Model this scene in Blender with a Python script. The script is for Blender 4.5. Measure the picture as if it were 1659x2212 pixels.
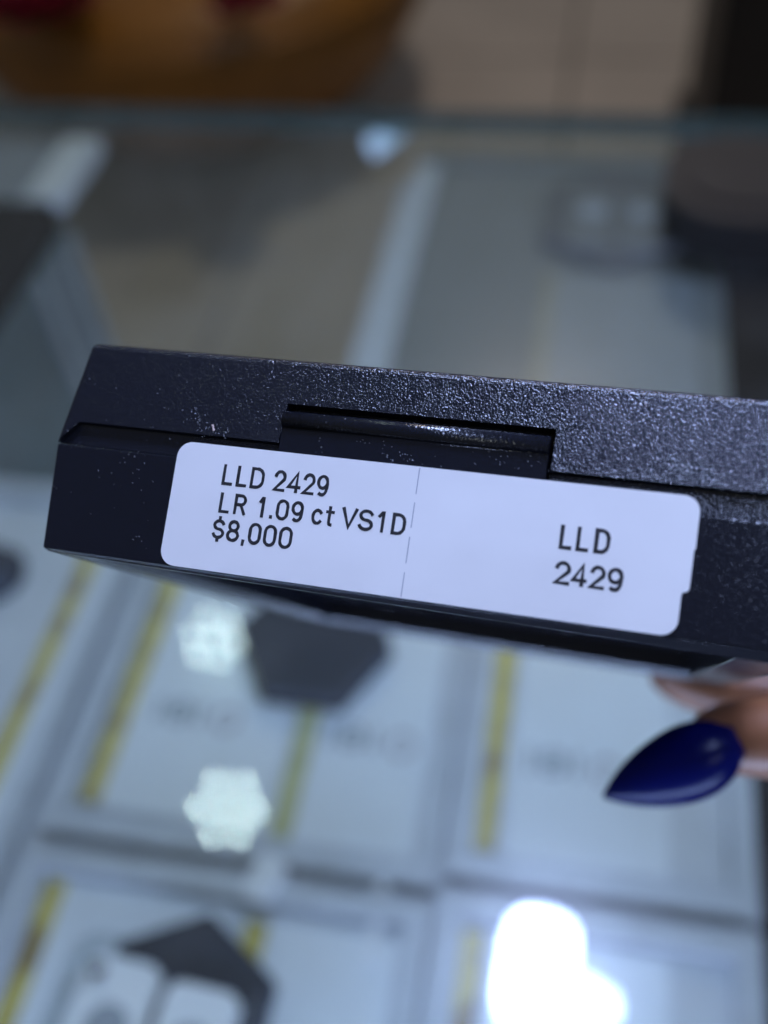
import bpy, bmesh, math, random
from mathutils import Vector, Matrix
random.seed(7)
scene = bpy.context.scene
for o in list(bpy.data.objects):
    bpy.data.objects.remove(o)

# ------------------------------------------------------------------ camera
ZC = 1.20                                    # eye height above the shop floor (m)
RIGHT = Vector((0.98110, 0.17697, -0.07825))
DOWN = Vector((0.08478, -0.75670, -0.64825))
FWD = Vector((-0.17393, 0.62936, -0.75740))
cam_data = bpy.data.cameras.new('camera')
cam = bpy.data.objects.new('camera', cam_data)
scene.collection.objects.link(cam)
m = Matrix.Identity(4)
for i in range(3):
    m[i][0] = RIGHT[i]; m[i][1] = -DOWN[i]; m[i][2] = -FWD[i]
m[0][3], m[1][3], m[2][3] = 0, 0, ZC
cam.matrix_world = m
cam_data.sensor_fit = 'VERTICAL'
cam_data.sensor_width = 18
cam_data.sensor_height = 24
cam_data.lens = 23.81
cam_data.clip_start = 0.01
cam_data.clip_end = 60
cam_data.dof.use_dof = True
cam_data.dof.focus_distance = 0.1120
cam_data.dof.aperture_fstop = 6.2
scene.camera = cam

# ------------------------------------------------------------------ world, exposure
world = bpy.data.worlds.new('World')
scene.world = world
world.use_nodes = True
bg = world.node_tree.nodes['Background']
bg.inputs[0].default_value = (0.95, 1.0, 1.06, 1)
bg.inputs[1].default_value = 0.10
scene.view_settings.view_transform = 'Standard'
scene.view_settings.look = 'None'
scene.view_settings.exposure = 0
scene.view_settings.gamma = 1
scene.view_settings.use_curve_mapping = False
scene.render.engine = 'CYCLES'
cy = scene.cycles
cy.max_bounces = 6
cy.diffuse_bounces = 2
cy.use_adaptive_sampling = True
cy.adaptive_threshold = 0.02
cy.glossy_bounces = 3
cy.transparent_max_bounces = 10
cy.caustics_reflective = False
cy.caustics_refractive = False
cy.sample_clamp_indirect = 6
cy.use_denoising = True
try:
    cy.denoiser = 'OPENIMAGEDENOISE'
except Exception:
    pass

ZG = 0.84                                    # top of the counter glass
ZD = 0.80                                    # display shelf under the glass
FPX = 2194.0
def P(x, y, depth):
    """a point of the place at so many metres along the lens axis (x, y on a 1659 x 2212 print)"""
    return Vector((0, 0, ZC)) + (RIGHT * ((x - 829.5) / FPX) + DOWN * ((y - 1106) / FPX) + FWD) * depth
def at(x, y, z):
    r = RIGHT * ((x - 829.5) / FPX) + DOWN * ((y - 1106) / FPX) + FWD
    return Vector((0, 0, ZC)) + r * ((z - ZC) / r.z)
def mirror(x, y, dist):
    """where a lamp hangs whose reflection in the counter glass shows there"""
    r = RIGHT * ((x - 829.5) / FPX) + DOWN * ((y - 1106) / FPX) + FWD
    p = Vector((0, 0, ZC)) + r * ((ZG - ZC) / r.z)
    r.normalize(); r.z = -r.z
    return p + r * dist

# ------------------------------------------------------------------ helpers
def link(o, parent=None):
    scene.collection.objects.link(o)
    if parent is not None:
        o.parent = parent
    return o
def tag(o, label=None, cat=None, group=None, kind=None):
    if label: o['label'] = label
    if cat: o['category'] = cat
    if group: o['group'] = group
    if kind: o['kind'] = kind
    return o
def empty(name, loc=(0, 0, 0), rz=0, label=None, cat=None, group=None):
    o = bpy.data.objects.new(name, None)
    o.empty_display_size = 0.02
    o.location = loc
    o.rotation_euler = (0, 0, rz)
    link(o)
    return tag(o, label, cat, group)
def obj(name, bm, mat, parent=None, smooth=False, bevel=0, seg=2):
    if bevel:
        es = [e for e in bm.edges if len(e.link_faces) == 2 and e.calc_face_angle(0) > 0.5]
        bmesh.ops.bevel(bm, geom=es, offset=bevel, segments=seg, profile=0.5, affect='EDGES', clamp_overlap=True)
    bmesh.ops.recalc_face_normals(bm, faces=bm.faces)
    me = bpy.data.meshes.new(name)
    bm.to_mesh(me); bm.free()
    if smooth:
        for p in me.polygons: p.use_smooth = True
    if mat is not None: me.materials.append(mat)
    return link(bpy.data.objects.new(name, me), parent)
def box(x0, x1, y0, y1, z0, z1, bm=None):
    bm = bm or bmesh.new()
    v = [bm.verts.new(p) for p in ((x0, y0, z0), (x1, y0, z0), (x1, y1, z0), (x0, y1, z0),
                                   (x0, y0, z1), (x1, y0, z1), (x1, y1, z1), (x0, y1, z1))]
    for f in ((3, 2, 1, 0), (4, 5, 6, 7), (0, 1, 5, 4), (1, 2, 6, 5), (2, 3, 7, 6), (3, 0, 4, 7)):
        bm.faces.new([v[i] for i in f])
    return bm
def prism(pts, a, b, axis='z', bm=None):
    """polygon pts extruded from a to b along an axis"""
    bm = bm or bmesh.new()
    def mk(p, t):
        return {'z': (p[0], p[1], t), 'y': (p[0], t, p[1]), 'x': (t, p[0], p[1])}[axis]
    lo = [bm.verts.new(mk(p, a)) for p in pts]
    hi = [bm.verts.new(mk(p, b)) for p in pts]
    n = len(pts)
    bm.faces.new(lo[::-1]); bm.faces.new(hi)
    for i in range(n):
        bm.faces.new((lo[i], lo[(i + 1) % n], hi[(i + 1) % n], hi[i]))
    return bm
def lathe(prof, n=32, bm=None, loc=(0, 0, 0)):
    bm = bm or bmesh.new()
    rings = []
    for r, z in prof:
        if r < 1e-7:
            rings.append([bm.verts.new((loc[0], loc[1], loc[2] + z))])
        else:
            rings.append([bm.verts.new((loc[0] + r * math.cos(2 * math.pi * k / n), loc[1] + r * math.sin(2 * math.pi * k / n), loc[2] + z)) for k in range(n)])
    for a, b in zip(rings, rings[1:]):
        for k in range(n):
            j = (k + 1) % n
            if len(a) == 1 and len(b) == 1: continue
            if len(a) == 1: bm.faces.new((a[0], b[k], b[j]))
            elif len(b) == 1: bm.faces.new((a[k], a[j], b[0]))
            else: bm.faces.new((a[k], a[j], b[j], b[k]))
    return bm
def rrect(x0, x1, y0, y1, r, n=6):
    pts = []
    for cx, cy_, a0 in ((x1 - r, y0 + r, -90), (x1 - r, y1 - r, 0), (x0 + r, y1 - r, 90), (x0 + r, y0 + r, 180)):
        for k in range(n + 1):
            a = math.radians(a0 + 90 * k / n)
            pts.append((cx + r * math.cos(a), cy_ + r * math.sin(a)))
    return pts

# ------------------------------------------------------------------ materials
def new_mat(name):
    mt = bpy.data.materials.new(name)
    mt.use_nodes = True
    nt = mt.node_tree
    return mt, nt, nt.nodes['Principled BSDF']
def pbr(name, col, rough=0.5, metal=0, spec=0.5, var=0.0, vscale=20, bump=0.0, bscale=200, bdist=0.0005, coat=0.0, emit=None, estr=0, sss=0.0):
    mt, nt, b = new_mat(name)
    b.inputs['Base Color'].default_value = (*col, 1)
    b.inputs['Roughness'].default_value = rough
    b.inputs['Metallic'].default_value = metal
    b.inputs['Specular IOR Level'].default_value = spec
    b.inputs['Coat Weight'].default_value = coat
    b.inputs['Coat Roughness'].default_value = 0.12
    if sss:
        b.inputs['Subsurface Weight'].default_value = sss
        b.inputs['Subsurface Radius'].default_value = (0.004, 0.0015, 0.0008)
        b.inputs['Subsurface Scale'].default_value = 0.6
    if emit:
        b.inputs['Emission Color'].default_value = (*emit, 1)
        b.inputs['Emission Strength'].default_value = estr
    tc = nt.nodes.new('ShaderNodeTexCoord')
    if var:
        n = nt.nodes.new('ShaderNodeTexNoise'); n.inputs['Scale'].default_value = vscale; n.inputs['Detail'].default_value = 5
        nt.links.new(tc.outputs['Object'], n.inputs['Vector'])
        r = nt.nodes.new('ShaderNodeValToRGB')
        r.color_ramp.elements[0].position = 0.3; r.color_ramp.elements[1].position = 0.7
        r.color_ramp.elements[0].color = (*[c * (1 - var) for c in col], 1)
        r.color_ramp.elements[1].color = (*[min(1, c * (1 + var)) for c in col], 1)
        nt.links.new(n.outputs['Fac'], r.inputs[0]); nt.links.new(r.outputs[0], b.inputs['Base Color'])
    if bump:
        n = nt.nodes.new('ShaderNodeTexNoise'); n.inputs['Scale'].default_value = bscale; n.inputs['Detail'].default_value = 2
        nt.links.new(tc.outputs['Object'], n.inputs['Vector'])
        bp = nt.nodes.new('ShaderNodeBump'); bp.inputs['Strength'].default_value = bump; bp.inputs['Distance'].default_value = bdist
        nt.links.new(n.outputs['Fac'], bp.inputs['Height']); nt.links.new(bp.outputs[0], b.inputs['Normal'])
    return mt

def black_plastic(name, bscale=5400, strength=0.72, rough=0.22, dust=1.0):
    mt, nt, b = new_mat(name)
    b.inputs['Roughness'].default_value = rough
    b.inputs['Specular IOR Level'].default_value = 0.55
    tc = nt.nodes.new('ShaderNodeTexCoord')
    n1 = nt.nodes.new('ShaderNodeTexNoise'); n1.inputs['Scale'].default_value = bscale; n1.inputs['Detail'].default_value = 1.5
    n2 = nt.nodes.new('ShaderNodeTexVoronoi'); n2.inputs['Scale'].default_value = bscale * 0.75
    for n in (n1, n2): nt.links.new(tc.outputs['Object'], n.inputs['Vector'])
    add = nt.nodes.new('ShaderNodeMath'); add.operation = 'ADD'
    nt.links.new(n1.outputs['Fac'], add.inputs[0]); nt.links.new(n2.outputs['Distance'], add.inputs[1])
    bp = nt.nodes.new('ShaderNodeBump'); bp.inputs['Strength'].default_value = strength; bp.inputs['Distance'].default_value = 0.00008
    nt.links.new(add.outputs[0], bp.inputs['Height']); nt.links.new(bp.outputs[0], b.inputs['Normal'])
    # dust specks and faint scuffs, gathered in patches
    v = nt.nodes.new('ShaderNodeTexVoronoi'); v.inputs['Scale'].default_value = 1500
    pn = nt.nodes.new('ShaderNodeTexNoise'); pn.inputs['Scale'].default_value = 130; pn.inputs['Detail'].default_value = 3
    sn = nt.nodes.new('ShaderNodeTexNoise'); sn.inputs['Scale'].default_value = 900; sn.inputs['Detail'].default_value = 4
    for n in (v, pn, sn): nt.links.new(tc.outputs['Object'], n.inputs['Vector'])
    r1 = nt.nodes.new('ShaderNodeMapRange'); r1.inputs[1].default_value = 0.20; r1.inputs[2].default_value = 0.10; r1.inputs[3].default_value = 0; r1.inputs[4].default_value = 1
    nt.links.new(v.outputs['Distance'], r1.inputs[0])
    r2 = nt.nodes.new('ShaderNodeMapRange'); r2.inputs[1].default_value = 0.53; r2.inputs[2].default_value = 0.68
    nt.links.new(pn.outputs['Fac'], r2.inputs[0])
    r3 = nt.nodes.new('ShaderNodeMapRange'); r3.inputs[1].default_value = 0.5; r3.inputs[2].default_value = 0.62
    nt.links.new(sn.outputs['Fac'], r3.inputs[0])
    mu = nt.nodes.new('ShaderNodeMath'); mu.operation = 'MULTIPLY'
    nt.links.new(r1.outputs[0], mu.inputs[0]); nt.links.new(r2.outputs[0], mu.inputs[1])
    mu2 = nt.nodes.new('ShaderNodeMath'); mu2.operation = 'MULTIPLY'
    nt.links.new(mu.outputs[0], mu2.inputs[0]); nt.links.new(r3.outputs[0], mu2.inputs[1])
    mu3 = nt.nodes.new('ShaderNodeMath'); mu3.operation = 'MULTIPLY'; mu3.inputs[1].default_value = 0.55 * dust
    nt.links.new(mu2.outputs[0], mu3.inputs[0])
    mx = nt.nodes.new('ShaderNodeMix'); mx.data_type = 'RGBA'
    mx.inputs['A'].default_value = (0.0048, 0.0062, 0.0125, 1); mx.inputs['B'].default_value = (0.45, 0.45, 0.46, 1)
    nt.links.new(mu3.outputs[0], mx.inputs['Factor']); nt.links.new(mx.outputs['Result'], b.inputs['Base Color'])
    return mt

def thin_glass(name, tint=(0.93, 0.97, 0.96), f0=0.05, rough=0.0, smear=0):
    """a clear pane: see-through with its real mirror reflection (Schlick) on either side"""
    mt = bpy.data.materials.new(name); mt.use_nodes = True
    nt = mt.node_tree; nt.nodes.clear()
    out = nt.nodes.new('ShaderNodeOutputMaterial')
    tr = nt.nodes.new('ShaderNodeBsdfTransparent'); tr.inputs[0].default_value = (*tint, 1)
    gl = nt.nodes.new('ShaderNodeBsdfGlossy'); gl.inputs['Roughness'].default_value = rough
    gl.inputs['Color'].default_value = (1, 1, 1, 1)
    ge = nt.nodes.new('ShaderNodeNewGeometry')
    dt = nt.nodes.new('ShaderNodeVectorMath'); dt.operation = 'DOT_PRODUCT'
    nt.links.new(ge.outputs['Normal'], dt.inputs[0]); nt.links.new(ge.outputs['Incoming'], dt.inputs[1])
    def mth(op, a, b=None):
        n = nt.nodes.new('ShaderNodeMath'); n.operation = op
        for k, s in enumerate((a, b)):
            if s is None: continue
            if isinstance(s, (int, float)): n.inputs[k].default_value = s
            else: nt.links.new(s, n.inputs[k])
        return n.outputs[0]
    c = mth('ABSOLUTE', dt.outputs['Value'])
    s = mth('POWER', mth('SUBTRACT', 1.0, c), 5.0)
    fac = mth('ADD', mth('MULTIPLY', s, 1 - f0), f0)
    src = gl.outputs[0]
    if smear:
        g2 = nt.nodes.new('ShaderNodeBsdfGlossy'); g2.inputs['Roughness'].default_value = 0.24
        m2 = nt.nodes.new('ShaderNodeMixShader'); m2.inputs[0].default_value = 0.42
        nt.links.new(gl.outputs[0], m2.inputs[1]); nt.links.new(g2.outputs[0], m2.inputs[2]); src = m2.outputs[0]
    mx = nt.nodes.new('ShaderNodeMixShader')
    nt.links.new(fac, mx.inputs[0]); nt.links.new(tr.outputs[0], mx.inputs[1]); nt.links.new(src, mx.inputs[2])
    if smear:
        df = nt.nodes.new('ShaderNodeBsdfDiffuse'); df.inputs[0].default_value = (.8, .82, .82, 1)
        tc = nt.nodes.new('ShaderNodeTexCoord')
        mp = nt.nodes.new('ShaderNodeMapping'); mp.inputs['Scale'].default_value = (9, 4, 4); mp.inputs['Rotation'].default_value = (0, 0, .5)
        ns = nt.nodes.new('ShaderNodeTexNoise'); ns.inputs['Scale'].default_value = 2.2; ns.inputs['Detail'].default_value = 2.5; ns.inputs['Distortion'].default_value = 1.2
        nt.links.new(tc.outputs['Object'], mp.inputs[0]); nt.links.new(mp.outputs[0], ns.inputs['Vector'])
        rg = nt.nodes.new('ShaderNodeMapRange'); rg.inputs[1].default_value = .35; rg.inputs[2].default_value = .75
        rg.inputs[3].default_value = smear * .35; rg.inputs[4].default_value = smear * 1.9
        nt.links.new(ns.outputs['Fac'], rg.inputs[0])
        m3 = nt.nodes.new('ShaderNodeMixShader')
        nt.links.new(rg.outputs[0], m3.inputs[0]); nt.links.new(mx.outputs[0], m3.inputs[1]); nt.links.new(df.outputs[0], m3.inputs[2])
        nt.links.new(m3.outputs[0], out.inputs[0])
    else:
        nt.links.new(mx.outputs[0], out.inputs[0])
    return mt
def emitter(name, col, strength):
    mt = bpy.data.materials.new(name); mt.use_nodes = True
    nt = mt.node_tree; nt.nodes.clear()
    out = nt.nodes.new('ShaderNodeOutputMaterial'); e = nt.nodes.new('ShaderNodeEmission')
    e.inputs[0].default_value = (*col, 1); e.inputs[1].default_value = strength
    nt.links.new(e.outputs[0], out.inputs[0])
    return mt

M_BLACK = black_plastic('black_grained_plastic')
M_BLACK_SMOOTH = black_plastic('black_fine_plastic', bscale=4200, strength=0.42, rough=0.20, dust=1.2)
M_UNDER = black_plastic('black_underside_plastic', bscale=5200, strength=0.12, rough=0.20, dust=0.2)
M_LABEL = pbr('label_paper', (0.74, 0.74, 0.75), rough=0.30, spec=0.5, var=0.035, vscale=55, bump=0.5, bscale=70, bdist=0.0006)
M_INK = pbr('thermal_ink', (0.022, 0.022, 0.026), rough=0.6, spec=0.3, var=.55, vscale=1800)
M_SLIT = pbr('slit_shade', (0.22, 0.24, 0.32), rough=0.8)
M_SCUFF = pbr('rubbed_plastic', (0.22, 0.23, 0.26), rough=0.5)
M_LINT = pbr('pink_lint', (0.62, 0.48, 0.45), rough=0.9)
M_SKIN = pbr('brown_skin', (0.21, 0.085, 0.038), rough=0.42, var=0.18, vscale=250, bump=0.25, bscale=900, bdist=0.0003)
M_NAIL = pbr('blue_nail_gel', (0.0016, 0.0035, 0.062), rough=0.26, spec=0.10)
M_GLASS = thin_glass('counter_glass', smear=0.023)
M_PANE = thin_glass('front_glass')
M_GLASS_EDGE = pbr('glass_edge_teal', (0.030, 0.085, 0.088), rough=0.2, spec=0.6)
M_SHELF = pbr('shelf_lining', (0.72, 0.75, 0.72), rough=0.7, var=0.08, vscale=8)
M_TRAY = pbr('tray_lining', (0.60, 0.63, 0.64), rough=0.6, var=0.06, vscale=40)
M_RAIL = pbr('tray_rail', (0.50, 0.53, 0.55), rough=0.35, var=0.08, vscale=60)
M_PAPER = pbr('card_paper', (0.76, 0.80, 0.80), rough=0.35, coat=0.5, var=0.03, vscale=30)
M_PRINT = pbr('grey_print', (0.16, 0.19, 0.21), rough=0.5)
M_PRINT_PINK = pbr('pale_print', (0.34, 0.31, 0.33), rough=0.5)
M_NAVY = pbr('navy_flock', (0.022, 0.030, 0.045), rough=0.75, spec=0.25, var=0.1, vscale=200)
M_DIM = pbr('dimmed_stand', (0.12, 0.125, 0.125), rough=0.7)  # stand and pad tones kept faint to imitate a dim reflection
M_DIMPAD = pbr('dimmed_pad', (0.17, 0.18, 0.18), rough=0.6)
M_DIMTRAY = pbr('dimmed_tray', (0.19, 0.20, 0.19), rough=0.6)  # tray colour darkened to stand for the dim rear reflections
M_DIMCARD = pbr('dimmed_card', (0.25, 0.27, 0.275), rough=0.5, var=.05, vscale=30)  # card paper darkened in colour for the same dim area
M_FAINT = pbr('faint_yellow_print', (0.50, 0.49, 0.20), rough=0.5, var=.3, vscale=60)
M_TAN = pbr('tan_strip_print', (0.27, 0.26, 0.20), rough=0.5, var=.15, vscale=60)
M_GLINT = pbr('glint_metal', (0.62, 0.64, 0.66), rough=0.5, metal=1)
M_PAD = pbr('pad_cream', (0.93, 0.94, 0.92), rough=0.6)
M_WELL = pbr('pad_well', (0.36, 0.39, 0.41), rough=0.7)
M_RIM = thin_glass('clear_cover', tint=(0.86, 0.89, 0.90), f0=0.06)
M_TRIM = pbr('white_trim', (0.78, 0.80, 0.80), rough=0.3, var=0.03)
M_GREYTOP = pbr('grey_laminate', (0.30, 0.32, 0.34), rough=0.3, var=0.1, vscale=15)
M_BLACKPAD = pbr('black_velvet', (0.004, 0.004, 0.005), rough=0.9, spec=0.1)
M_TEALSIDE = pbr('teal_panel', (0.13, 0.18, 0.19), rough=0.3, var=0.15, vscale=25)
M_BROWN = pbr('amber_leather', (0.25, 0.105, 0.014), rough=0.45, var=0.2, vscale=6, bump=0.3, bscale=120, bdist=0.002)
M_ORANGE = pbr('orange_glow_tone', (0.95, 0.33, 0.02), rough=0.4, var=0.1)
M_PETAL = pbr('dark_red_petal', (0.42, 0.018, 0.07), rough=0.6, var=0.3, vscale=60)
M_POUCH = pbr('dark_leather', (0.016, 0.014, 0.015), rough=0.55, var=0.2, vscale=40, bump=.3, bscale=300)
M_DARKWOOD = pbr('dark_wood', (0.012, 0.008, 0.007), rough=0.5, var=0.3, vscale=12)
M_TILE = pbr('beige_tile', (0.50, 0.44, 0.39), rough=0.35, var=0.10, vscale=3.5)
M_GROUT = pbr('grey_grout', (0.14, 0.125, 0.11), rough=0.9, var=0.1)
M_HOUSING = pbr('lamp_housing', (0.05, 0.05, 0.055), rough=0.4)
mt, nt, b = new_mat('yellow_strip_print')
tc = nt.nodes.new('ShaderNodeTexCoord'); n = nt.nodes.new('ShaderNodeTexNoise'); n.inputs['Scale'].default_value = 55; n.inputs['Detail'].default_value = 3
nt.links.new(tc.outputs['Object'], n.inputs['Vector'])
r = nt.nodes.new('ShaderNodeValToRGB'); r.color_ramp.elements[0].position = 0.36; r.color_ramp.elements[0].color = (0.24, 0.16, 0.03, 1)
r.color_ramp.elements[1].position = 0.5; r.color_ramp.elements[1].color = (0.58, 0.47, 0.07, 1)
nt.links.new(n.outputs['Fac'], r.inputs[0]); nt.links.new(r.outputs[0], b.inputs['Base Color']); b.inputs['Roughness'].default_value = 0.4
M_YELLOW = mt
mt, nt, b = new_mat('cut_diamond')
b.inputs['Base Color'].default_value = (1, 1, 1, 1); b.inputs['Roughness'].default_value = 0.02
b.inputs['IOR'].default_value = 2.4; b.inputs['Transmission Weight'].default_value = 1.0
M_GEM = mt

# ------------------------------------------------------------------ lamps over the counter
KEY = (0.45, 0.57, 1.0)
LEDC = (0.80, 1.0, 0.92)
def aim(o, target):
    d = Vector(target) - o.location
    o.rotation_euler = d.to_track_quat('-Z', 'Y').to_euler()
def key_lamp(loc, w, h, strength, label, target):
    t = empty('counter_lamp', loc, 0, label, 'lamp')
    aim(t, target)
    obj('lamp_housing', box(-w / 2 - .006, w / 2 + .006, -h / 2 - .006, h / 2 + .006, .003, .03), M_HOUSING, t, bevel=.003)
    obj('lamp_diffuser', prism(rrect(-w / 2, w / 2, -h / 2, h / 2, min(w, h) * .38), 0, .0028), emitter('cool_led_panel', KEY, strength), t)
    obj('lamp_arm', box(-.008, .008, -.008, .008, .0305, .5), M_HOUSING, t)
key_lamp(mirror(1160, 2090, 0.62), 0.062, 0.098, 125, 'bright cool white counter lamp mirrored at the lower right of the glass', (0.0, 0.12, 1.0))
key_lamp(mirror(1272, 2165, 0.66), 0.052, 0.040, 60, 'small cool white lamp mirrored just below the brightest glare', (0.0, 0.12, 1.0))
key_lamp(Vector((0.21, 0.0, 1.66)), 0.11, 0.11, 54, 'square cool white lamp hanging over the box, lighting its label', (0.0, 0.08, 1.1))
def led_lamp(loc, r, strength, label, squash=1.0, target=(0, .15, .9)):
    t = empty('spot_lamp', loc, 0, label, 'lamp', 'seven diode spot lamps')
    aim(t, target)
    obj('lamp_housing', lathe([(0, .004), (r * 1.75, .004), (r * 1.9, .012), (r * 1.6, .05), (0, .06)], 28), M_HOUSING, t, smooth=True)
    em = emitter('led_lens', LEDC, strength)
    for k in range(7):
        a = 2 * math.pi * k / 6 + 0.35
        x, y = (0, 0) if k == 6 else (r * math.cos(a), r * squash * math.sin(a))
        obj('lamp_lens', lathe([(0, 0), (.0036, .0006), (.0043, .0035), (0, .0035)], 16, loc=(x, y, 0)), em, t, smooth=True)
led_lamp(mirror(490, 1740, 0.80), 0.0315, 84, 'round lamp of seven diodes mirrored between the upper cards')
led_lamp(mirror(459, 1372, 0.80), 0.0265, 62, 'dimmer round lamp of seven diodes mirrored under the left of the box')

# unseen warm lamp added to brighten the shop floor beyond the counter
t = empty('added_ceiling_lamp', (-0.1, 2.08, 2.75), 0, 'warm round ceiling lamp added out of view to brighten the tiled floor beyond the counter', 'lamp')
obj('lamp_housing', lathe([(0, .003), (.17, .003), (.18, .05), (0, .05)], 32), M_HOUSING, t)
obj('lamp_diffuser', lathe([(0, -.02), (.12, -.016), (.15, .002), (0, .002)], 32), emitter('warm_fill_glow', (1.0, .87, .76), 62), t, smooth=True)

t = empty('fill_panel', (1.9, -2.0, 2.7), 0, 'square white panel lamp added out of view behind the viewer to lift the overall light', 'lamp')  # unseen panel added as general fill light
obj('panel_frame', box(-.32, .32, -.32, .32, .003, .05), M_TRIM, t)
obj('lamp_diffuser', box(-.30, .30, -.30, .30, 0, .0028), emitter('fill_panel_glow', (.92, 1.0, .98), 13), t)

# ------------------------------------------------------------------ shop floor
floor = obj('floor', box(-4, 4, -2, 8, -.05, 0), M_GROUT)
tag(floor, kind='structure')
TS = 0.60
gx, gy = at(1232, 150, 0).x, at(1150, 128, 0).y
tile_me = None
for i in range(-4, 4):
    for j in range(-4, 5):
        if tile_me is None:
            t = obj('tile', box(.005, TS - .005, .005, TS - .005, 0.0005, .006), M_TILE, floor, bevel=.0015, seg=1)
            tile_me = t.data
        else:
            t = link(bpy.data.objects.new('tile', tile_me), floor)
        t.location = (gx + i * TS, gy + j * TS, 0)

# ------------------------------------------------------------------ amber pouf, flowers, dark cabinet beyond the counter
c = at(420, -40, 0.30)
pouf = empty('round_pouf', (c.x, c.y, 0), 0, 'round amber brown leather pouf standing on the tiles beyond the counter', 'pouf')
pr = (at(905, 0, 0.30) - c).xy.length
obj('pouf_body', lathe([(0, .006), (pr * .40, .007), (pr * .62, .06), (pr * .86, .17), (pr, .30), (pr * 1.0, .36), (pr * .93, .42), (pr * .7, .445), (0, .45)], 48), M_BROWN, pouf, smooth=True)
obj('seam_piping', lathe([(pr * 1.0, .352), (pr * 1.012, .360), (pr * 1.0, .368), (pr * .985, .36), (pr * 1.0, .352)], 48), M_BROWN, pouf, smooth=True)
a = math.radians(-19)
ca, sa = math.cos(a), math.sin(a)
st = obj('orange_glow', prism(rrect(-.08, .08, .235, .44, .05), 0, .03, 'y'), M_ORANGE, pouf, bevel=.006)  # orange glow at the pouf's right edge, built as a coloured piece
st.location = (pr * .97 * ca, pr * .97 * sa, 0); st.rotation_euler = (math.radians(-6), 0, a + math.pi / 2)
bk = obj('buckle', prism(rrect(-.02, .03, .29, .46, .012), 0, .02, 'y'), M_BLACKPAD, pouf, bevel=.004)
a2 = a + .36
bk.location = (pr * 1.0 * math.cos(a2), pr * 1.0 * math.sin(a2), 0); bk.rotation_euler = (0, 0, a2 + math.pi / 2)
def flower(x, y, r, label):
    q = at(x, y, .47)
    t = empty('red_flower', (q.x, q.y, .452), 0, label, 'flower', 'red flowers on the pouf')
    for ring, (cnt, rr, lift) in enumerate(((9, 1.0, .35), (7, .65, .7), (5, .35, 1.0))):
        for k in range(cnt):
            an = 2 * math.pi * k / cnt + ring * .3
            bm = bmesh.new()
            rows = []
            for u in range(5):
                uu = u / 4
                wv = r * rr * .42 * math.sin(math.pi * (0.18 + .72 * uu))
                zz = lift * r * .55 * uu ** 1.4
                rows.append([bm.verts.new((r * rr * uu, wv * s, zz + abs(s) * .12 * r)) for s in (-1, -.5, 0, .5, 1)])
            for ra, rb in zip(rows, rows[1:]):
                for s in range(4):
                    bm.faces.new((ra[s], ra[s + 1], rb[s + 1], rb[s]))
            bmesh.ops.solidify(bm, geom=bm.faces, thickness=.002)
            pt = obj('petal', bm, M_PETAL, t, smooth=True)
            pt.rotation_euler = (0, 0, an)
flower(80, 4, .115, 'large dark red flower on the left of the amber pouf')
flower(530, -5, .07, 'small dark red flower near the middle of the amber pouf')

q0, q1 = at(1520, 255, .25), at(1960, 255, .25)
cab = empty('dark_cabinet', (q0.x, q0.y, 0), 0, 'dark brown wooden cabinet at the upper right beyond the counter', 'cabinet')
W = (q1 - q0).x
obj('cabinet_body', box(0, W, 0, .45, .07, 1.0), M_DARKWOOD, cab, bevel=.006)
obj('plinth', box(-.02, W, -.03, .45, 0.007, .069), M_DARKWOOD, cab, bevel=.004)
obj('cabinet_door', box(.015, W * .48, -.012, -.001, .09, .98), M_DARKWOOD, cab, bevel=.003)
obj('cabinet_door', box(W * .50, W - .015, -.012, -.001, .09, .98), M_DARKWOOD, cab, bevel=.003)
# ------------------------------------------------------------------ glass display case
YF = 0.665
case = empty('glass_display_case', (0, 0, 0), 0, 'glass topped jewellery display case with a teal glass edge', 'display case')
X0, X1, Y0 = -.75, .62, -.30
top = obj('glass_top', box(X0, X1, Y0, YF - .0005, ZG - .007, ZG), M_GLASS, case)
top.data.materials.append(M_PANE)
for p_ in top.data.polygons: p_.material_index = 0 if p_.normal.z > .5 else 1
obj('polished_edge', box(X0, X1, YF, YF + .0022, ZG - .007, ZG - .0003), M_GLASS_EDGE, case)
obj('lower_edge', box(X0, X1, YF - .006, YF - .0008, ZG - .0105, ZG - .0073), M_GLASS_EDGE, case)
obj('front_pane', box(X0, X1, YF - .012, YF - .007, .08, ZG - .0108), M_PANE, case)
obj('case_floor', box(X0, X1, Y0, YF - .0125, .58, .60), M_SHELF, case)
obj('case_plinth', box(X0, X1, Y0, YF - .03, .0065, .078), M_DARKWOOD, case)
for x in (X0 + .02, X1 - .04):
    obj('case_post', box(x, x + .02, Y0 + .02, Y0 + .04, .08, ZG - .0103), M_TRIM, case, bevel=.002)
obj('fill_strip_holder', box(-.45, .45, -.287, -.277, ZG - .032, ZG - .0105), M_TRIM, case)
obj('rim_fill_strip', box(-.44, .44, -.2768, -.270, ZG - .031, ZG - .011), emitter('rim_fill_glow', KEY, 110), case)  # unseen strip added inside the case to brighten the box's underside rim
# shelf ledges the trays lie on
obj('display_shelf', box(-.47, .085, -.20, .332, ZD - .020, ZD - .006), M_TRAY, case, bevel=.002)
obj('display_shelf', box(-.135, .085, .3325, .652, ZD - .020, ZD - .006), M_TRAY, case, bevel=.002)
obj('dark_liner', box(.087, .50, -.20, .645, ZD - .05, ZD - .03), M_BLACKPAD, case)

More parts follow.
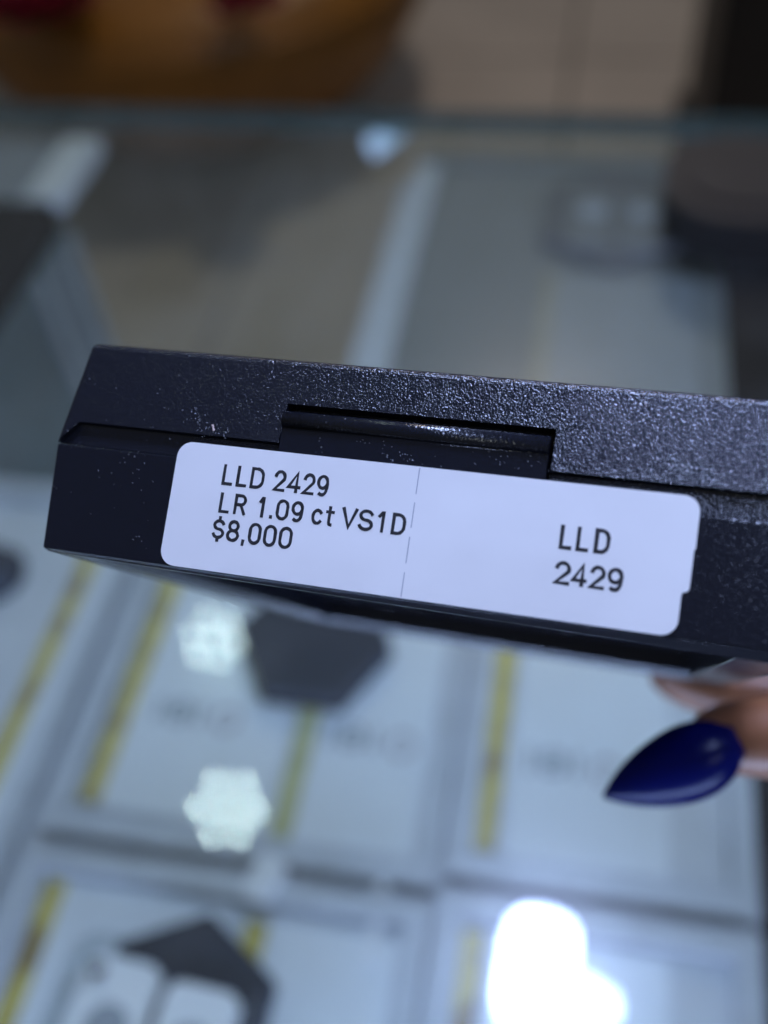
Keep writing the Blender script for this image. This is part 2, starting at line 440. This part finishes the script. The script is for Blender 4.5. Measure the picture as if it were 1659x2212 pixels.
# ------------------------------------------------------------------ neighbour block at the left with black pad and white rail
c0 = at(130, 432, .822)
cx, cyy = c0.x, c0.y
blk = empty('side_cabinet', (cx, cyy, 0), 0, 'grey side cabinet with teal sides at the left under the glass', 'cabinet')
obj('cabinet_body', box(-.30, 0, -.30, 0, .605, .800), M_TEALSIDE, blk, bevel=.003)
for k in range(3):
    obj('side_rib', box(.0005, .004, -.016 - k * .026, -.004 - k * .026, .61, .798), M_RAIL, blk, bevel=.001, seg=1)
pad = tag(obj('black_display_pad', box(-.30, -.004, -.295, -.004, .8005, .822), M_BLACKPAD, None, bevel=.003), 'black velvet display pad at the left edge of the case', 'display pad')
pad.location = (cx, cyy, 0)
YR = YF - .0135 - cyy
obj('cabinet_top', box(-.30, -.0285, .0005, YR, .812, .8195), M_GREYTOP, blk, bevel=.002)
obj('white_rail', box(-.028, 0.0, .0005, YR, .812, .823), M_TRIM, blk, bevel=.003)

# ------------------------------------------------------------------ display trays
def tray(x0, x1, y0, y1, label, rail=.010, hgt=.007, rm=None, bmt=None, z=None):
    rm = rm or M_RAIL; bmt = bmt or M_TRAY
    t = empty('display_tray', (x0, y0, ZD - .006 if z is None else z), 0, label, 'display tray', 'pale display trays in the case')
    w, l = x1 - x0, y1 - y0
    obj('tray_base', box(rail, w - rail, rail, l - rail, .0004, .004), bmt, t)
    obj('tray_rail', box(0, w, 0, rail - .0003, .0004, .004 + hgt), rm, t, bevel=.0018)
    obj('tray_rail', box(0, w, l - rail + .0003, l, .0004, .004 + hgt), rm, t, bevel=.0018)
    obj('tray_rail', box(0, rail - .0003, rail, l - rail, .0004, .0035 + hgt), M_RAIL, t, bevel=.0018)
    obj('tray_rail', box(w - rail + .0003, w, rail, l - rail, .0004, .0035 + hgt), rm, t, bevel=.0018)
    return t
tray(-.46, -.213, -.08, .328, 'pale grey tray at the left edge holding cards with yellow strips')
tray(-.206, -.037, -.08, .136, 'pale grey tray in the lower left under the open earring stand')
tray(-.206, -.037, .142, .328, 'pale grey tray under the lamp reflections left of the middle')
tray(-.034, .0845, -.08, .142, 'pale grey tray under the brightest glare at the lower right')
tray(-.034, .0845, .148, .328, 'pale grey tray below the hand with one card', rail=.010)
ZR = .8105                                   # the rear tray lies on a riser, close under the glass
xa, xb = at(815, 700, ZR).x, at(1560, 700, ZR).x
obj('tray_riser', box(xa + .004, xb - .004, .345, YF - .014, ZD - .0055, ZR - .0003), M_DIMTRAY, case)
tray(xa, xb, .340, YF - .0135, 'tray behind the box in darkened grey for dim reflections, with one card and a stand', rail=.015, hgt=.0035, rm=M_DIMTRAY, bmt=M_DIMTRAY, z=ZR)

# ------------------------------------------------------------------ certificate cards
ZT = ZD - .0018
def ring(cx_, cy_, r0, r1, z0, z1, n=28):
    bm = bmesh.new()
    vs = [[bm.verts.new((cx_ + r * math.cos(2 * math.pi * k / n), cy_ + r * math.sin(2 * math.pi * k / n), z)) for k in range(n)] for r, z in ((r0, z0), (r1, z0), (r1, z1), (r0, z1))]
    for a_ in range(4):
        A, B = vs[a_], vs[(a_ + 1) % 4]
        for k in range(n):
            bm.faces.new((A[k], A[(k + 1) % n], B[(k + 1) % n], B[k]))
    return bm
def card(x0, x1, y0, y1, sx, label, rot=0, emblem=None, z=None, strip=.0085, smat=None, pm=None):
    """x0..x1 the paper; sx the x of the yellow strip's left side"""
    t = empty('certificate_card', (x0, y0, ZT if z is None else z), rot, label, 'card', 'certificate cards in the trays')
    w, l = x1 - x0, y1 - y0
    obj('paper', box(0, w, 0, l, .0003, .0016), pm or M_PAPER, t, bevel=.0004, seg=1)
    ys = obj('yellow_strip', box(sx - x0, sx - x0 + strip, 0.001, l - .001, .00165, .0022) if sx + strip > x0 else box(sx - x0, sx - x0 + strip, 0.001, l - .001, .0003, .0022), smat or M_YELLOW, t)
    if emblem:
        ex, ey = emblem[0] - x0, emblem[1] - y0
        obj('emblem_ring', ring(ex, ey, .0045, .0060, .0017, .0020), M_PRINT, t)
        obj('emblem_dot', lathe([(0, .0017), (.0024, .0017), (.0024, .0020), (0, .0020)], 16, loc=(ex, ey, 0)), M_PRINT, t)
        for s in (-1, 1):
            obj('emblem_bar', box(ex + s * .0098 - .0009, ex + s * .0098 + .0009, ey - .006, ey + .006, .0017, .0020), M_PRINT, t)
        obj('seal_ring', ring(ex + .0225, ey - .001, .0045, .0064, .0017, .0020), M_PRINT_PINK, t)
    return t
K = 400 / 360
def dk(x, y):
    p_ = at(x, y, ZD); return p_.x, p_.y
card(-.1855, -.112, .156, .300, -.1935, 'white card with yellow strip under the two lamp reflections', emblem=dk(388, 1537))
card(-.0985, -.048, .153, .300, -.108, 'white card right of the lamp reflections, its yellow strip faint', emblem=dk(760, 1592), smat=M_FAINT)
card(-.0125, .052, .160, .316, -.0245, 'white card with yellow strip below the hand', emblem=dk(1195, 1648))
card(-.1855, -.116, -.06, .124, -.1935, 'white card with yellow strip under the open earring stand')
card(-.0985, -.048, -.06, .121, -.108, 'white card with a short yellow strip beside the open stand')
card(-.0125, .052, -.06, .130, -.0245, 'white card under the brightest glare at the lower right')
card(-.2330, -.2245, -.06, .315, -.2415, 'leftmost white card with a yellow strip beside the tray edge')
card(-.335, -.2435, .02, .150, -.345, 'white card at the left edge below the dark pad')
card(at(1190, 700, ZR).x, at(1535, 700, ZR).x, .365, .520, at(1160, 700, ZR).x, 'card behind the box in a darkened tone for the dim reflections below the far stand', smat=M_TAN, pm=M_DIMCARD, z=ZR + .0042)

# ------------------------------------------------------------------ hexagonal earring stands
def hexa(r, rot=0, sy=1.0):
    return [(r * math.cos(math.radians(90 + 60 * k) + rot), sy * r * math.sin(math.radians(90 + 60 * k) + rot)) for k in range(6)]
def stand(loc, r, rot, label, pads=True, hgt=.012, cover=False, sy=1.0, padc=None, basec=None, px=0, py=0, ph=.006):
    t = empty('earring_stand', loc, rot, label, 'earring stand', 'hexagonal earring stands')
    obj('hexagon_base', prism(hexa(r, 0, sy), .0003, hgt), basec or M_NAVY, t, bevel=.0012)
    if pads:
        for s in (-1, 1):
            x0, x1 = (px - .0285, px - .0010) if s < 0 else (px + .0030, px + .0305)
            pd = obj('pad', prism(rrect(x0, x1, py - .060, py - (.003 if s > 0 else 0), .0055), hgt + .0003, hgt + ph), padc or M_PAD, t, bevel=.0012)
            obj('pad_well', lathe([(0, hgt + ph + .0003), (.0085, hgt + ph + .0003), (.0085, hgt + ph + .0008), (0, hgt + ph + .0008)], 24, loc=((x0 + x1) / 2 + .001, py - .024, 0)), M_WELL, pd)
    if cover:
        bm = bmesh.new()
        o_, i_ = rrect(px - .0345, px + .0365, py - .066, py + .0050, .010), rrect(px - .0330, px + .0350, py - .0645, py + .0035, .009)
        n_ = len(o_)
        vs = [[bm.verts.new((p_[0], p_[1], z)) for p_ in pp] for pp, z in ((o_, hgt + .0004), (o_, hgt + .012), (i_, hgt + .012), (i_, hgt + .0004))]
        for a_ in range(4):
            for k in range(n_):
                bm.faces.new((vs[a_][k], vs[a_][(k + 1) % n_], vs[(a_ + 1) % 4][(k + 1) % n_], vs[(a_ + 1) % 4][k]))
        obj('clear_cover_rim', bm, M_RIM, t)
    return t
def gem(loc, r, label):
    o = obj('diamond', lathe([(0, 0), (r, r * .86), (r, r * .92), (r * .75, r * 1.12), (r * .57, r * 1.22), (0, r * 1.22)], 8), M_GEM)
    o.location = loc
    o.rotation_euler = (.2, .15, .3)
    return tag(o, label, 'diamond', 'loose diamonds')
ZS = ZT + .0018
c1 = at(384, 2182, ZS + .012)
s1 = stand((c1.x, c1.y, ZS), .0355, -.06, 'dark hexagonal stand with two cream pads at the lower left', cover=True, px=-.0075, py=.0115)
q = at(212, 2092, ZS + .02)
gem((q.x, q.y, ZS + .0192), .0035, 'small round diamond on the cream pad at the lower left')
c2 = at(672, 1395, ZT + .014)
stand((c2.x, c2.y + .006, ZS), .036, .52, 'plain dark navy hexagonal stand just under the box', pads=False, hgt=.014)
c3 = at(1328, 470, ZR + .010)
stand((c3.x, c3.y, ZR + .0061), .052, 0, 'far hexagonal stand with pads in dimmed grey, in place of a faint reflection above the right of the box', hgt=.0075, basec=M_DIM, padc=M_DIMPAD, px=0, py=.020, ph=.003)  # solid shape in place of a faint hexagonal reflection
g = at(1298, 1992, ZS + .003)
gem((g.x, g.y, ZS + .0005), .0030, 'small round diamond beside the brightest glare')
q = at(1610, 430, ZG + .012)
pw = (q - at(1428, 430, ZG + .012)).x
po = empty('dark_pouch', (q.x, q.y, ZG), -.05, 'dark leather pouch lying on the glass at the upper right', 'pouch')
bm = prism(rrect(-pw, .16, -.045, .048, .040), .0006, .026)
obj('pouch_body', bm, M_POUCH, po, bevel=.008, seg=3)
obj('pouch_flap', prism(rrect(-pw * .75, .15, -.030, .040, .028), .0263, .0285), M_POUCH, po, bevel=.001)
# small things among the trays, the bright ones standing in for highlights
q = at(832, 298, ZR + .012)
w_ = tag(obj('glint_tag', prism(rrect(-.015, .015, -.008, .008, .004), 0, .002), M_GLINT, None, bevel=.001), 'small metal tag tilted to the lamp for a bright spot on the far left corner of the rear tray', 'tag')  # added metal piece, turned to the lamp to make a bright spot
w_.location = (q.x, q.y, ZR + .0085); nv = ((Vector((0, 0, ZC)) - q).normalized() + (Vector((.16, 0, 1.67)) - q).normalized()).normalized()
w_.rotation_euler = (Matrix.Rotation(0, 3, 'Z') @ nv.to_track_quat('Z', 'Y').to_matrix() @ Matrix.Rotation(.5, 3, 'Z')).to_euler(); w_.location.z += .0035
q = at(568, 1893, ZT + .012)
w_ = tag(obj('bright_spot_piece', prism(rrect(-.006, .006, -.009, .009, .003), 0, .004), M_TRIM, None, bevel=.001), 'small white piece standing in for a bright spot where four trays meet at the lower left', 'clip')  # bright spot on the tray divider built as a white piece
w_.location = (q.x, q.y, ZD + .0055); w_.rotation_euler = (0, 0, -.3)
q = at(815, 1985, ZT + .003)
w_ = tag(obj('highlight_strip', box(-.0022, .0022, -.018, .018, 0, .003), M_TRIM, None, bevel=.001), 'thin white strip standing in for a streak of reflected light at the bottom centre', 'strip')  # reflected streak put in as a white solid
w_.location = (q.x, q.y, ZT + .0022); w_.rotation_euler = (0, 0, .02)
q = at(8, 1240, ZT + .004)
w_ = tag(obj('dark_pad', lathe([(0, 0), (.016, 0), (.017, .004), (.012, .012), (0, .013)], 24), M_NAVY, None, smooth=True), 'small dark round pad at the left edge beside the leftmost strip', 'pad')
w_.location = (q.x - .006, q.y, ZT + .0004)

# ------------------------------------------------------------------ the black box with its price label
RW = Matrix(((0.9961, 0.0758, 0.0455), (-0.0777, 0.5038, 0.8603), (0.0423, -0.8605, 0.5078)))
TW = Vector((-0.0442, 0.0630, 1.1116))
bx = empty('black_gem_box', (0, 0, 0), 0, 'black plastic gem box with a white price label held over the counter', 'box')
bx.matrix_world = Matrix.Translation(TW) @ RW.to_4x4()
XL, XR, D = -15.0, 68.6, 96.0
def mm(bm):
    for v in bm.verts: v.co *= .001
    return bm
# base tray with a recessed underside
bm = bmesh.new()
def rectv(x0, x1, y0, y1, z): return [bm.verts.new(p_) for p_ in ((x0, y0, z), (x1, y0, z), (x1, y1, z), (x0, y1, z))]
def ringv(x0, x1, y0, y1, zf, zr): return [bm.verts.new(p_) for p_ in ((x0, y0, zf), (x1, y0, zf), (x1, y1, zr), (x0, y1, zr))]
lo = ringv(XL + .35, XR - .35, .85, D - .3, -.78, -.15)
lo[0].co.z = -.16; lo[1].co.z = -1.0; lo[2].co.z = -.65
mid = ringv(XL, XR, 0, D, 0, .1)
hi = rectv(XL - .55, XR + .55, -.55, D + .55, 12.4)
i0 = ringv(XL + 6.2, XR - 6.2, 3.2, D - 2.6, -.76, -.17)
i0[0].co.z = -.21; i0[1].co.z = -.93; i0[2].co.z = -.61
i1 = rectv(XL + 6.6, XR - 6.6, 3.6, D - 3.0, 4.8)
bm.faces.new(hi); bm.faces.new(i1)
for A, B in ((lo, mid), (mid, hi), (lo, i0), (i0, i1)):
    for k in range(4): bm.faces.new((A[k], A[(k + 1) % 4], B[(k + 1) % 4], B[k]))
es = [e for e in bm.edges if (e.verts[0] in i0 and e.verts[1] in i0 and e.verts[0].co.y + e.verts[1].co.y > 20 and e.verts[0].co.x + e.verts[1].co.x < 110)]
bmesh.ops.bevel(bm, geom=es, offset=1.0, segments=1, profile=.5, affect='EDGES', clamp_overlap=True)
base = obj('base', mm(bm), M_BLACK_SMOOTH, bx, bevel=.00028, seg=2)
# underside rim and recess carry the finer grain
base.data.materials.append(M_UNDER)
for p_ in base.data.polygons:
    if p_.center.z < .0052 and p_.normal.z < -.2 or (.0003 < p_.center.z < .0047 and XL + 4 < p_.center.x * 1000 < XR - 4 and 1.5 < p_.center.y * 1000 < D - 1):
        p_.material_index = 1
# inner ribs seen in the recess
for x in (14.0, 40.0):
    obj('recess_rib', mm(box(x, x + .9, 3.4, D - 2.7, 3.9, 4.55)), M_UNDER, bx)
# lid: leaning sides, rounded edges, groove under the lip, notch for the catch
bm = bmesh.new()
lo = rectv(XL - .8, XR + .8, -.75, D + .8, 12.6)
hi = rectv(XL + .15, XR - .15, .95, D - 1.0, 25.5)
w0 = rectv(XL + 9, XR - 9, 9, D - 9, 25.5)
w1 = rectv(XL + 9, XR - 9, 9, D - 9, 23.9)
bm.faces.new(lo[::-1]); bm.faces.new(w1)
for A, B in ((lo, hi), (hi, w0), (w0, w1)):
    for k in range(4): bm.faces.new((A[k], A[(k + 1) % 4], B[(k + 1) % 4], B[k]))
es = [e for e in bm.edges if (abs(e.verts[0].co.z - e.verts[1].co.z) > 5) or (e.verts[0] in hi and e.verts[1] in hi)]
bmesh.ops.bevel(bm, geom=es, offset=.8, segments=4, profile=.5, affect='EDGES', clamp_overlap=True)
lid = obj('lid', mm(bm), M_BLACK, bx)
cut1 = obj('cut', mm(prism([(-4, 15.25), (-.10, 15.25), (.30, 15.1), (.45, 14.7), (.48, 14.1), (.45, 13.4), (.40, 12.5), (.40, 11), (-4, 11)], -13.4, 67.0, 'x')), None)
for v in cut1.data.vertices:
    if v.co.x < 0: v.co.x = -.0134 - max(0, .01525 - v.co.z) * .85
    else: v.co.x = .0670 + max(0, .01525 - v.co.z) * .85
cut2 = obj('cut', mm(box(11.7, 41.9, -4, 2.4, 11, 19.95)), None)
for c_ in (cut1, cut2):
    c_.matrix_world = bx.matrix_world
    md = lid.modifiers.new('b', 'BOOLEAN'); md.object = c_; md.operation = 'DIFFERENCE'; md.solver = 'EXACT'
bpy.context.view_layer.update()
dg = bpy.context.evaluated_depsgraph_get()
me = bpy.data.meshes.new_from_object(lid.evaluated_get(dg))
lid.modifiers.clear(); lid.data = me; me.name = 'lid'
me.materials.clear(); me.materials.append(M_BLACK)
for c_ in (cut1, cut2): bpy.data.objects.remove(c_)
bm = bmesh.new(); bm.from_mesh(me)
es = [e for e in bm.edges if len(e.link_faces) == 2 and e.calc_face_angle(0) > .6 and e.calc_length() > .0015]
bmesh.ops.bevel(bm, geom=es, offset=.00018, segments=2, profile=.5, affect='EDGES', clamp_overlap=True)
bm.to_mesh(me); bm.free()
pane = obj('window_pane', mm(box(XL + 9.05, XR - 9.05, 9.05, D - 9.05, 24.0, 25.0)), M_RIM, lid)
# catch tab with its half-round ridge
tp = [(1.6, 12.42), (-.56, 12.42), (-.62, 14.0), (-.70, 16.80), (-.55, 16.98)]
tp += [(-.55 - .85 * math.sin(math.radians(an)), 17.95 - .97 * math.cos(math.radians(an))) for an in range(12, 181, 12)] + [(1.6, 18.95)]
tab = obj('catch_tab', mm(prism(tp, 11.95, 41.55, 'x')), M_BLACK_SMOOTH, bx)
for p_ in tab.data.polygons: p_.use_smooth = .0160 < p_.center.z and len(p_.vertices) == 4 and p_.center.y < -.0003

# scuffs, rubbed flakes and lint on the plastic
def scuffs(parent, spots, plane):
    bm = bmesh.new()
    for cx_, cz_, sx_, sz_, n_, slope in spots:
        for _ in range(n_):
            g_ = random.gauss(0, 1)
            x, z = cx_ + sx_ * g_, cz_ + slope * sx_ * g_ + sz_ * random.gauss(0, 1)
            l_, w__ = random.uniform(.03, .13), random.uniform(.018, .042)
            an = random.gauss(-.7, .6)
            ux, uz = math.cos(an), math.sin(an)
            pts_ = [(x + ux * l_ * a_ - uz * w__ * b_, z + uz * l_ * a_ + ux * w__ * b_) for a_, b_ in ((-1, -.6), (.7, -1), (1, .5), (-.6, 1))]
            A = [bm.verts.new((px_, plane(pz_) - .014, pz_)) for px_, pz_ in pts_]
            B = bm.verts.new((x, plane(z) - .03, z))
            for k in range(4): bm.faces.new((A[k], A[(k + 1) % 4], B))
    return tag(obj('scuff_marks', mm(bm), M_SCUFF, parent), kind='stuff')
scuffs(lid, [(1.2, 17.2, 1.0, .7, 34, -.6), (4.2, 15.9, 1.0, .25, 22, -.1), (-4, 19, 5, 2.4, 18, 0), (16, 22.3, 9, 1.2, 14, 0), (50, 18, 7, 2, 16, 0), (56, 17.3, 1.6, .12, 14, -.02)], lambda z: -.75 + (z - 12.6) * .1318)
scuffs(base, [(-5.0, 10.2, 1.6, .8, 12, -.5), (-9, 6, 3, 2.5, 6, 0), (-2.5, 2.2, 1.6, .5, 5, -.1), (61, 7, 2.2, 2.8, 30, 0)], lambda z: -.55 * z / 12.4)
scuffs(tab, [(23, 15.6, 1.6, .2, 18, -.45), (26.5, 15.2, 1.5, .25, 14, -.4), (36, 15.6, 3, .5, 20, 0)], lambda z: -.56 - (z - 12.42) * .032)
lf = bmesh.new()
stroke_pts = [(3.4, 16.55), (3.55, 16.35), (3.62, 16.1), (3.75, 15.85)]
for (xa, za), (xb, zb_) in zip(stroke_pts, stroke_pts[1:]):
    box(min(xa, xb) - .05, max(xa, xb) + .05, -.42, -.34, min(za, zb_), max(za, zb_) - .002, lf)
tag(obj('lint_fibre', mm(lf), M_LINT, lid))
# price label
S = -.044
def lab(x, z, off): return (x, S * z - off, z)
def flat_outline(pts, off0, off1):
    bm = bmesh.new()
    A = [bm.verts.new(lab(x, z, off0)) for x, z in pts]; B = [bm.verts.new(lab(x, z, off1)) for x, z in pts]
    bm.faces.new(A); bm.faces.new(B)
    n_ = len(pts)
    for k in range(n_): bm.faces.new((A[k], A[(k + 1) % n_], B[(k + 1) % n_], B[k]))
    return mm(bm)
LW, LH, r_ = 57.15, 14.19, 1.75
pts = []
def arc(cx_, cz_, r, a0, a1, n=7): return [(cx_ + r * math.cos(math.radians(a0 + (a1 - a0) * k / n)), cz_ + r * math.sin(math.radians(a0 + (a1 - a0) * k / n))) for k in range(n + 1)]
pts += arc(r_, .06 + r_, r_, 270, 180) + arc(r_, LH - r_, r_, 180, 90) + arc(LW - 1.6, LH - 1.6, 1.6, 90, 0)
pts += [(LW, 9.0), (57.02, 8.8), (57.0, 5.0), (56.9, 4.7), (56.35, 4.45), (56.3, 4.1)] + arc(56.3 - 1.7, .06 + 1.7, 1.7, 0, -90)
label = obj('price_label', flat_outline(pts, .04, .17), M_LABEL, bx, bevel=.00005, seg=2)
label['label'] = 'white price label with black printed lines and a perforation'
for z0, z1 in ((11.2, 14.05), (7.55, 10.3), (3.75, 6.6), (.2, 2.8)):
    obj('perforation_slit', flat_outline([(28.17, z0), (28.26, z0), (28.26, z1), (28.17, z1)], .172, .176), M_SLIT, label)

# printed characters: strokes in a unit box
def ar(cx_, cz_, rx, rz, a0, a1, n=10):
    return [(cx_ + rx * math.cos(math.radians(a0 + (a1 - a0) * k / n)), cz_ + rz * math.sin(math.radians(a0 + (a1 - a0) * k / n))) for k in range(n + 1)]
def stadium(): return [ar(.5, .70, .5, .30, 0, 180) + ar(.5, .30, .5, .30, 180, 360) + [(1, .70), (.999, .71)]]
G = {
 'L': [[(0, 1), (0, 0), (1, 0)]],
 'D': [[(0, 0), (0, 1), (.42, 1)] + ar(.42, .62, .58, .38, 90, 0) + ar(.42, .38, .58, .38, 0, -90) + [(0, 0), (0, .02)]],
 'R': [[(0, 0), (0, 1), (.55, 1)] + ar(.55, .745, .42, .255, 90, -90) + [(0, .49)], [(.55, .49), (1, 0)]],
 'V': [[(0, 1), (.5, 0), (1, 1)]],
 'S': [ar(.5, .75, .48, .25, 20, 180, 8) + ar(.5, .75, .48, .245, 180, 255, 4) + ar(.5, .25, .5, .255, 75, 0, 5) + ar(.5, .25, .5, .25, 0, -165, 9)],
 '0': stadium(),
 '1': [[(.0, .80), (.55, 1), (.8, 1), (.8, 0)]],
 '2': [ar(.5, .70, .48, .30, 170, -25, 11) + [(0, 0), (1, 0)]],
 '4': [[(.72, 0), (.72, 1), (0, .24), (1, .24)]],
 '8': [ar(.5, .755, .42, .245, 0, 360, 18), ar(.5, .26, .5, .26, 0, 360, 18)],
 '9': [ar(.5, .68, .5, .32, 0, 360, 18) + [(1, .62), (.98, .35)] + ar(.5, .30, .46, .30, 0, -125, 7)],
 '$': [ar(.5, .72, .48, .22, 20, 180, 8) + ar(.5, .72, .48, .215, 180, 255, 4) + ar(.5, .28, .5, .225, 75, 0, 5) + ar(.5, .28, .5, .22, 0, -165, 9), [(.5, 1.14), (.5, .93)], [(.5, .07), (.5, -.12)]],
 '.': [[(0, 0), (0, .07)]],
 ',': [[(.5, .06), (.35, -.16)]],
 'c': [ar(.5, .36, .5, .36, 40, 320, 16)],
 't': [[(.42, .96), (.42, .16)] + ar(.72, .16, .30, .16, 180, 280, 5), [(0, .70), (1, .70)]],
}
def stroke(bm, pl, w, off, h=.018):
    n_ = len(pl); rows = []
    for k in range(n_):
        p0 = Vector(pl[max(0, k - 1)]); p1_ = Vector(pl[k]); p2 = Vector(pl[min(n_ - 1, k + 1)])
        d0 = (p1_ - p0).normalized() if (p1_ - p0).length > 1e-6 else None
        d1 = (p2 - p1_).normalized() if (p2 - p1_).length > 1e-6 else None
        if d0 is None: d0 = d1
        if d1 is None: d1 = d0
        t = d0 + d1
        t = t.normalized() if t.length > 1e-4 else d1
        nn = Vector((-t.y, t.x))
        sc = 1 / max(.55, nn.dot(Vector((-d1.y, d1.x))))
        c_ = p1_.copy()
        if k == 0: c_ -= d1 * w * .35
        if k == n_ - 1: c_ += d0 * w * .35
        jit = 1 + random.uniform(-.13, .10)
        row = []
        for s, hh in ((-1, 0), (-.9, h), (.9, h), (1, 0)):
            q_ = c_ + nn * (s * w / 2 * sc * jit)
            row.append(bm.verts.new(lab(q_.x, q_.y, off + hh)))
        rows.append(row)
    for A, B in zip(rows, rows[1:]):
        for s in range(3): bm.faces.new((A[s], A[s + 1], B[s + 1], B[s]))
    bm.faces.new(rows[0]); bm.faces.new(rows[-1][::-1])
def text_line(items, zb, cap, w=.37):
    bm = bmesh.new(); kk = 0
    for ch, x0, x1 in items:
        for pl in G[ch]:
            off = .178 + .004 * (kk % 4); kk += 1
            pl2 = [(x0 + w / 2 + u * (x1 - x0 - w), zb + w / 2 + v * (cap - w)) for u, v in pl]
            stroke(bm, pl2, w, off)
    o = obj('printed_line', mm(bm), M_INK, label)
    return o
text_line([('L', 5.9, 7.25), ('L', 7.62, 8.95), ('D', 9.28, 10.95), ('2', 12.05, 13.5), ('4', 13.65, 15.3), ('2', 15.45, 16.9), ('9', 17.05, 18.45)], 9.74, 2.42)
text_line([('L', 6.08, 7.4), ('R', 7.85, 9.35), ('1', 10.75, 11.55), ('.', 12.15, 12.48), ('0', 12.85, 14.35), ('9', 14.6, 16.05), ('c', 17.0, 18.38), ('t', 18.55, 19.65), ('V', 20.38, 22.22), ('S', 22.33, 24.05), ('1', 24.45, 25.35), ('D', 26.05, 27.63)], 6.60, 2.36)
text_line([('$', 5.75, 7.25), ('8', 7.48, 9.05), (',', 9.3, 9.85), ('0', 10.08, 11.6), ('0', 11.86, 13.4), ('0', 13.66, 15.25)], 3.55, 2.46)
text_line([('L', 43.8, 45.15), ('L', 45.5, 46.85), ('D', 47.3, 48.9)], 7.28, 2.58, .41)
text_line([('2', 43.7, 45.4), ('4', 45.45, 47.1), ('2', 47.25, 48.87), ('9', 49.0, 50.6)], 3.66, 2.46, .41)

# ------------------------------------------------------------------ the hand
hand = empty('hand', P(2250, 1560, .175), 0, 'brown hand with long pointed dark blue nails holding the box from the right', 'hand')
hl = Vector(hand.location)
chains = {
 # (x, y, depth, radius in mm) along each finger from the palm outwards
 'wrist': [(2750, 1700, .190, 25), (2420, 1580, .178, 24)],
 'index': [(2220, 1640, .158, 10.5), (2000, 1610, .155, 8.6), (1830, 1590, .156, 7.6), (1690, 1592, .159, 7.0), (1580, 1594, .1625, 6.3), (1480, 1608, .165, 4.6)],
 'middle': [(2230, 1560, .185, 10.5), (1990, 1530, .195, 8.8), (1790, 1518, .200, 7.8), (1620, 1500, .203, 7.2), (1490, 1470, .205, 6.6), (1400, 1425, .207, 5.0)],
 'ring': [(2230, 1500, .212, 10), (1990, 1450, .222, 8.2), (1800, 1430, .224, 7.3), (1660, 1400, .224, 6.8), (1560, 1360, .225, 5.0)],
 'little': [(2250, 1440, .235, 9), (2050, 1400, .240, 7.2), (1900, 1380, .242, 6.4), (1790, 1350, .243, 5.0)],
 'thumb': [(2380, 1440, .150, 12.5), (2240, 1260, .135, 10.5), (2080, 1060, .128, 9.0), (1960, 960, .130, 7.0)],
}
verts, edges, rad = [], [], []
root = len(verts); verts.append(P(2420, 1580, .180) - hl); rad.append(.022)
far = len(verts); verts.append(P(2850, 1720, .195) - hl); rad.append(.024); edges.append((root, far))
arm = len(verts); verts.append(P(3500, 1950, .22) - hl); rad.append(.030); edges.append((far, arm))
for nm in ('index', 'middle', 'ring', 'little', 'thumb'):
    prev = root
    for x, y, d_, r in chains[nm]:
        i = len(verts); verts.append(P(x, y, d_) - hl); rad.append(r * .001); edges.append((prev, i)); prev = i
me = bpy.data.meshes.new('skin'); me.from_pydata([tuple(v) for v in verts], edges, [])
skin = link(bpy.data.objects.new('skin', me), hand)
sm = skin.modifiers.new('s', 'SKIN')
for i, r in enumerate(rad):
    me.skin_vertices[0].data[i].radius = (r, r)
    me.skin_vertices[0].data[i].use_root = (i == root)
sm.use_smooth_shade = True
sb = skin.modifiers.new('u', 'SUBSURF'); sb.levels = 2; sb.render_levels = 2
bpy.context.view_layer.update()
dg = bpy.context.evaluated_depsgraph_get()
me2 = bpy.data.meshes.new_from_object(skin.evaluated_get(dg))
skin.modifiers.clear(); skin.data = me2; me2.name = 'skin'
me2.materials.clear(); me2.materials.append(M_SKIN)
for p_ in me2.polygons: p_.use_smooth = True
def nail(base_, tip, across, half, label=None, back=.25):
    """almond plate from its cuticle to its point, arched across"""
    a_ = tip - base_; L = a_.length; a_.normalize()
    b_ = (across - a_ * across.dot(a_)).normalized()
    n_ = a_.cross(b_)
    if n_.dot(FWD) > 0: n_ = -n_
    bm = bmesh.new(); NU, NV = 18, 10
    rows = []
    for i in range(NU + 1):
        u = i / NU
        wv = half * (max(.12, 1 - (1 - u / .36) ** 2) ** .5 if u < .36 else max(.02, 1 - ((u - .36) / .64) ** 1.75) ** .80)
        row = []
        for j in range(NV + 1):
            v = -1 + 2 * j / NV
            hgt = (1 - v * v) * wv * .55 + math.sin(math.pi * u) * L * .045
            row.append(bm.verts.new(base_ + a_ * (u * L) + b_ * (v * wv) + n_ * hgt - hl))
        rows.append(row)
    for A, B in zip(rows, rows[1:]):
        for j in range(NV): bm.faces.new((A[j], A[j + 1], B[j + 1], B[j]))
    bmesh.ops.recalc_face_normals(bm, faces=bm.faces)
    bmesh.ops.solidify(bm, geom=bm.faces, thickness=.0007)
    o = obj('nail', bm, M_NAIL, hand, smooth=True)
    if label: o['label'] = label
    return o
nail(P(1598, 1597, .1555), P(1303, 1722, .1620), P(1470, 1700, .160) - P(1440, 1610, .160), .0061, 'long pointed glossy dark blue nail')
nail(P(1440, 1415, .2005), P(1300, 1310, .2080), P(1450, 1540, .178) - P(1450, 1450, .178), .0043)
nail(P(1600, 1365, .219), P(1440, 1270, .226), P(1650, 1520, .2) - P(1650, 1440, .2), .0048)
nail(P(1830, 1355, .237), P(1680, 1270, .243), P(1850, 1520, .22) - P(1850, 1440, .22), .0042)
nail(P(2010, 1000, .1215), P(1850, 820, .1270), P(2050, 960, .125) - P(1950, 1040, .125), .0062)
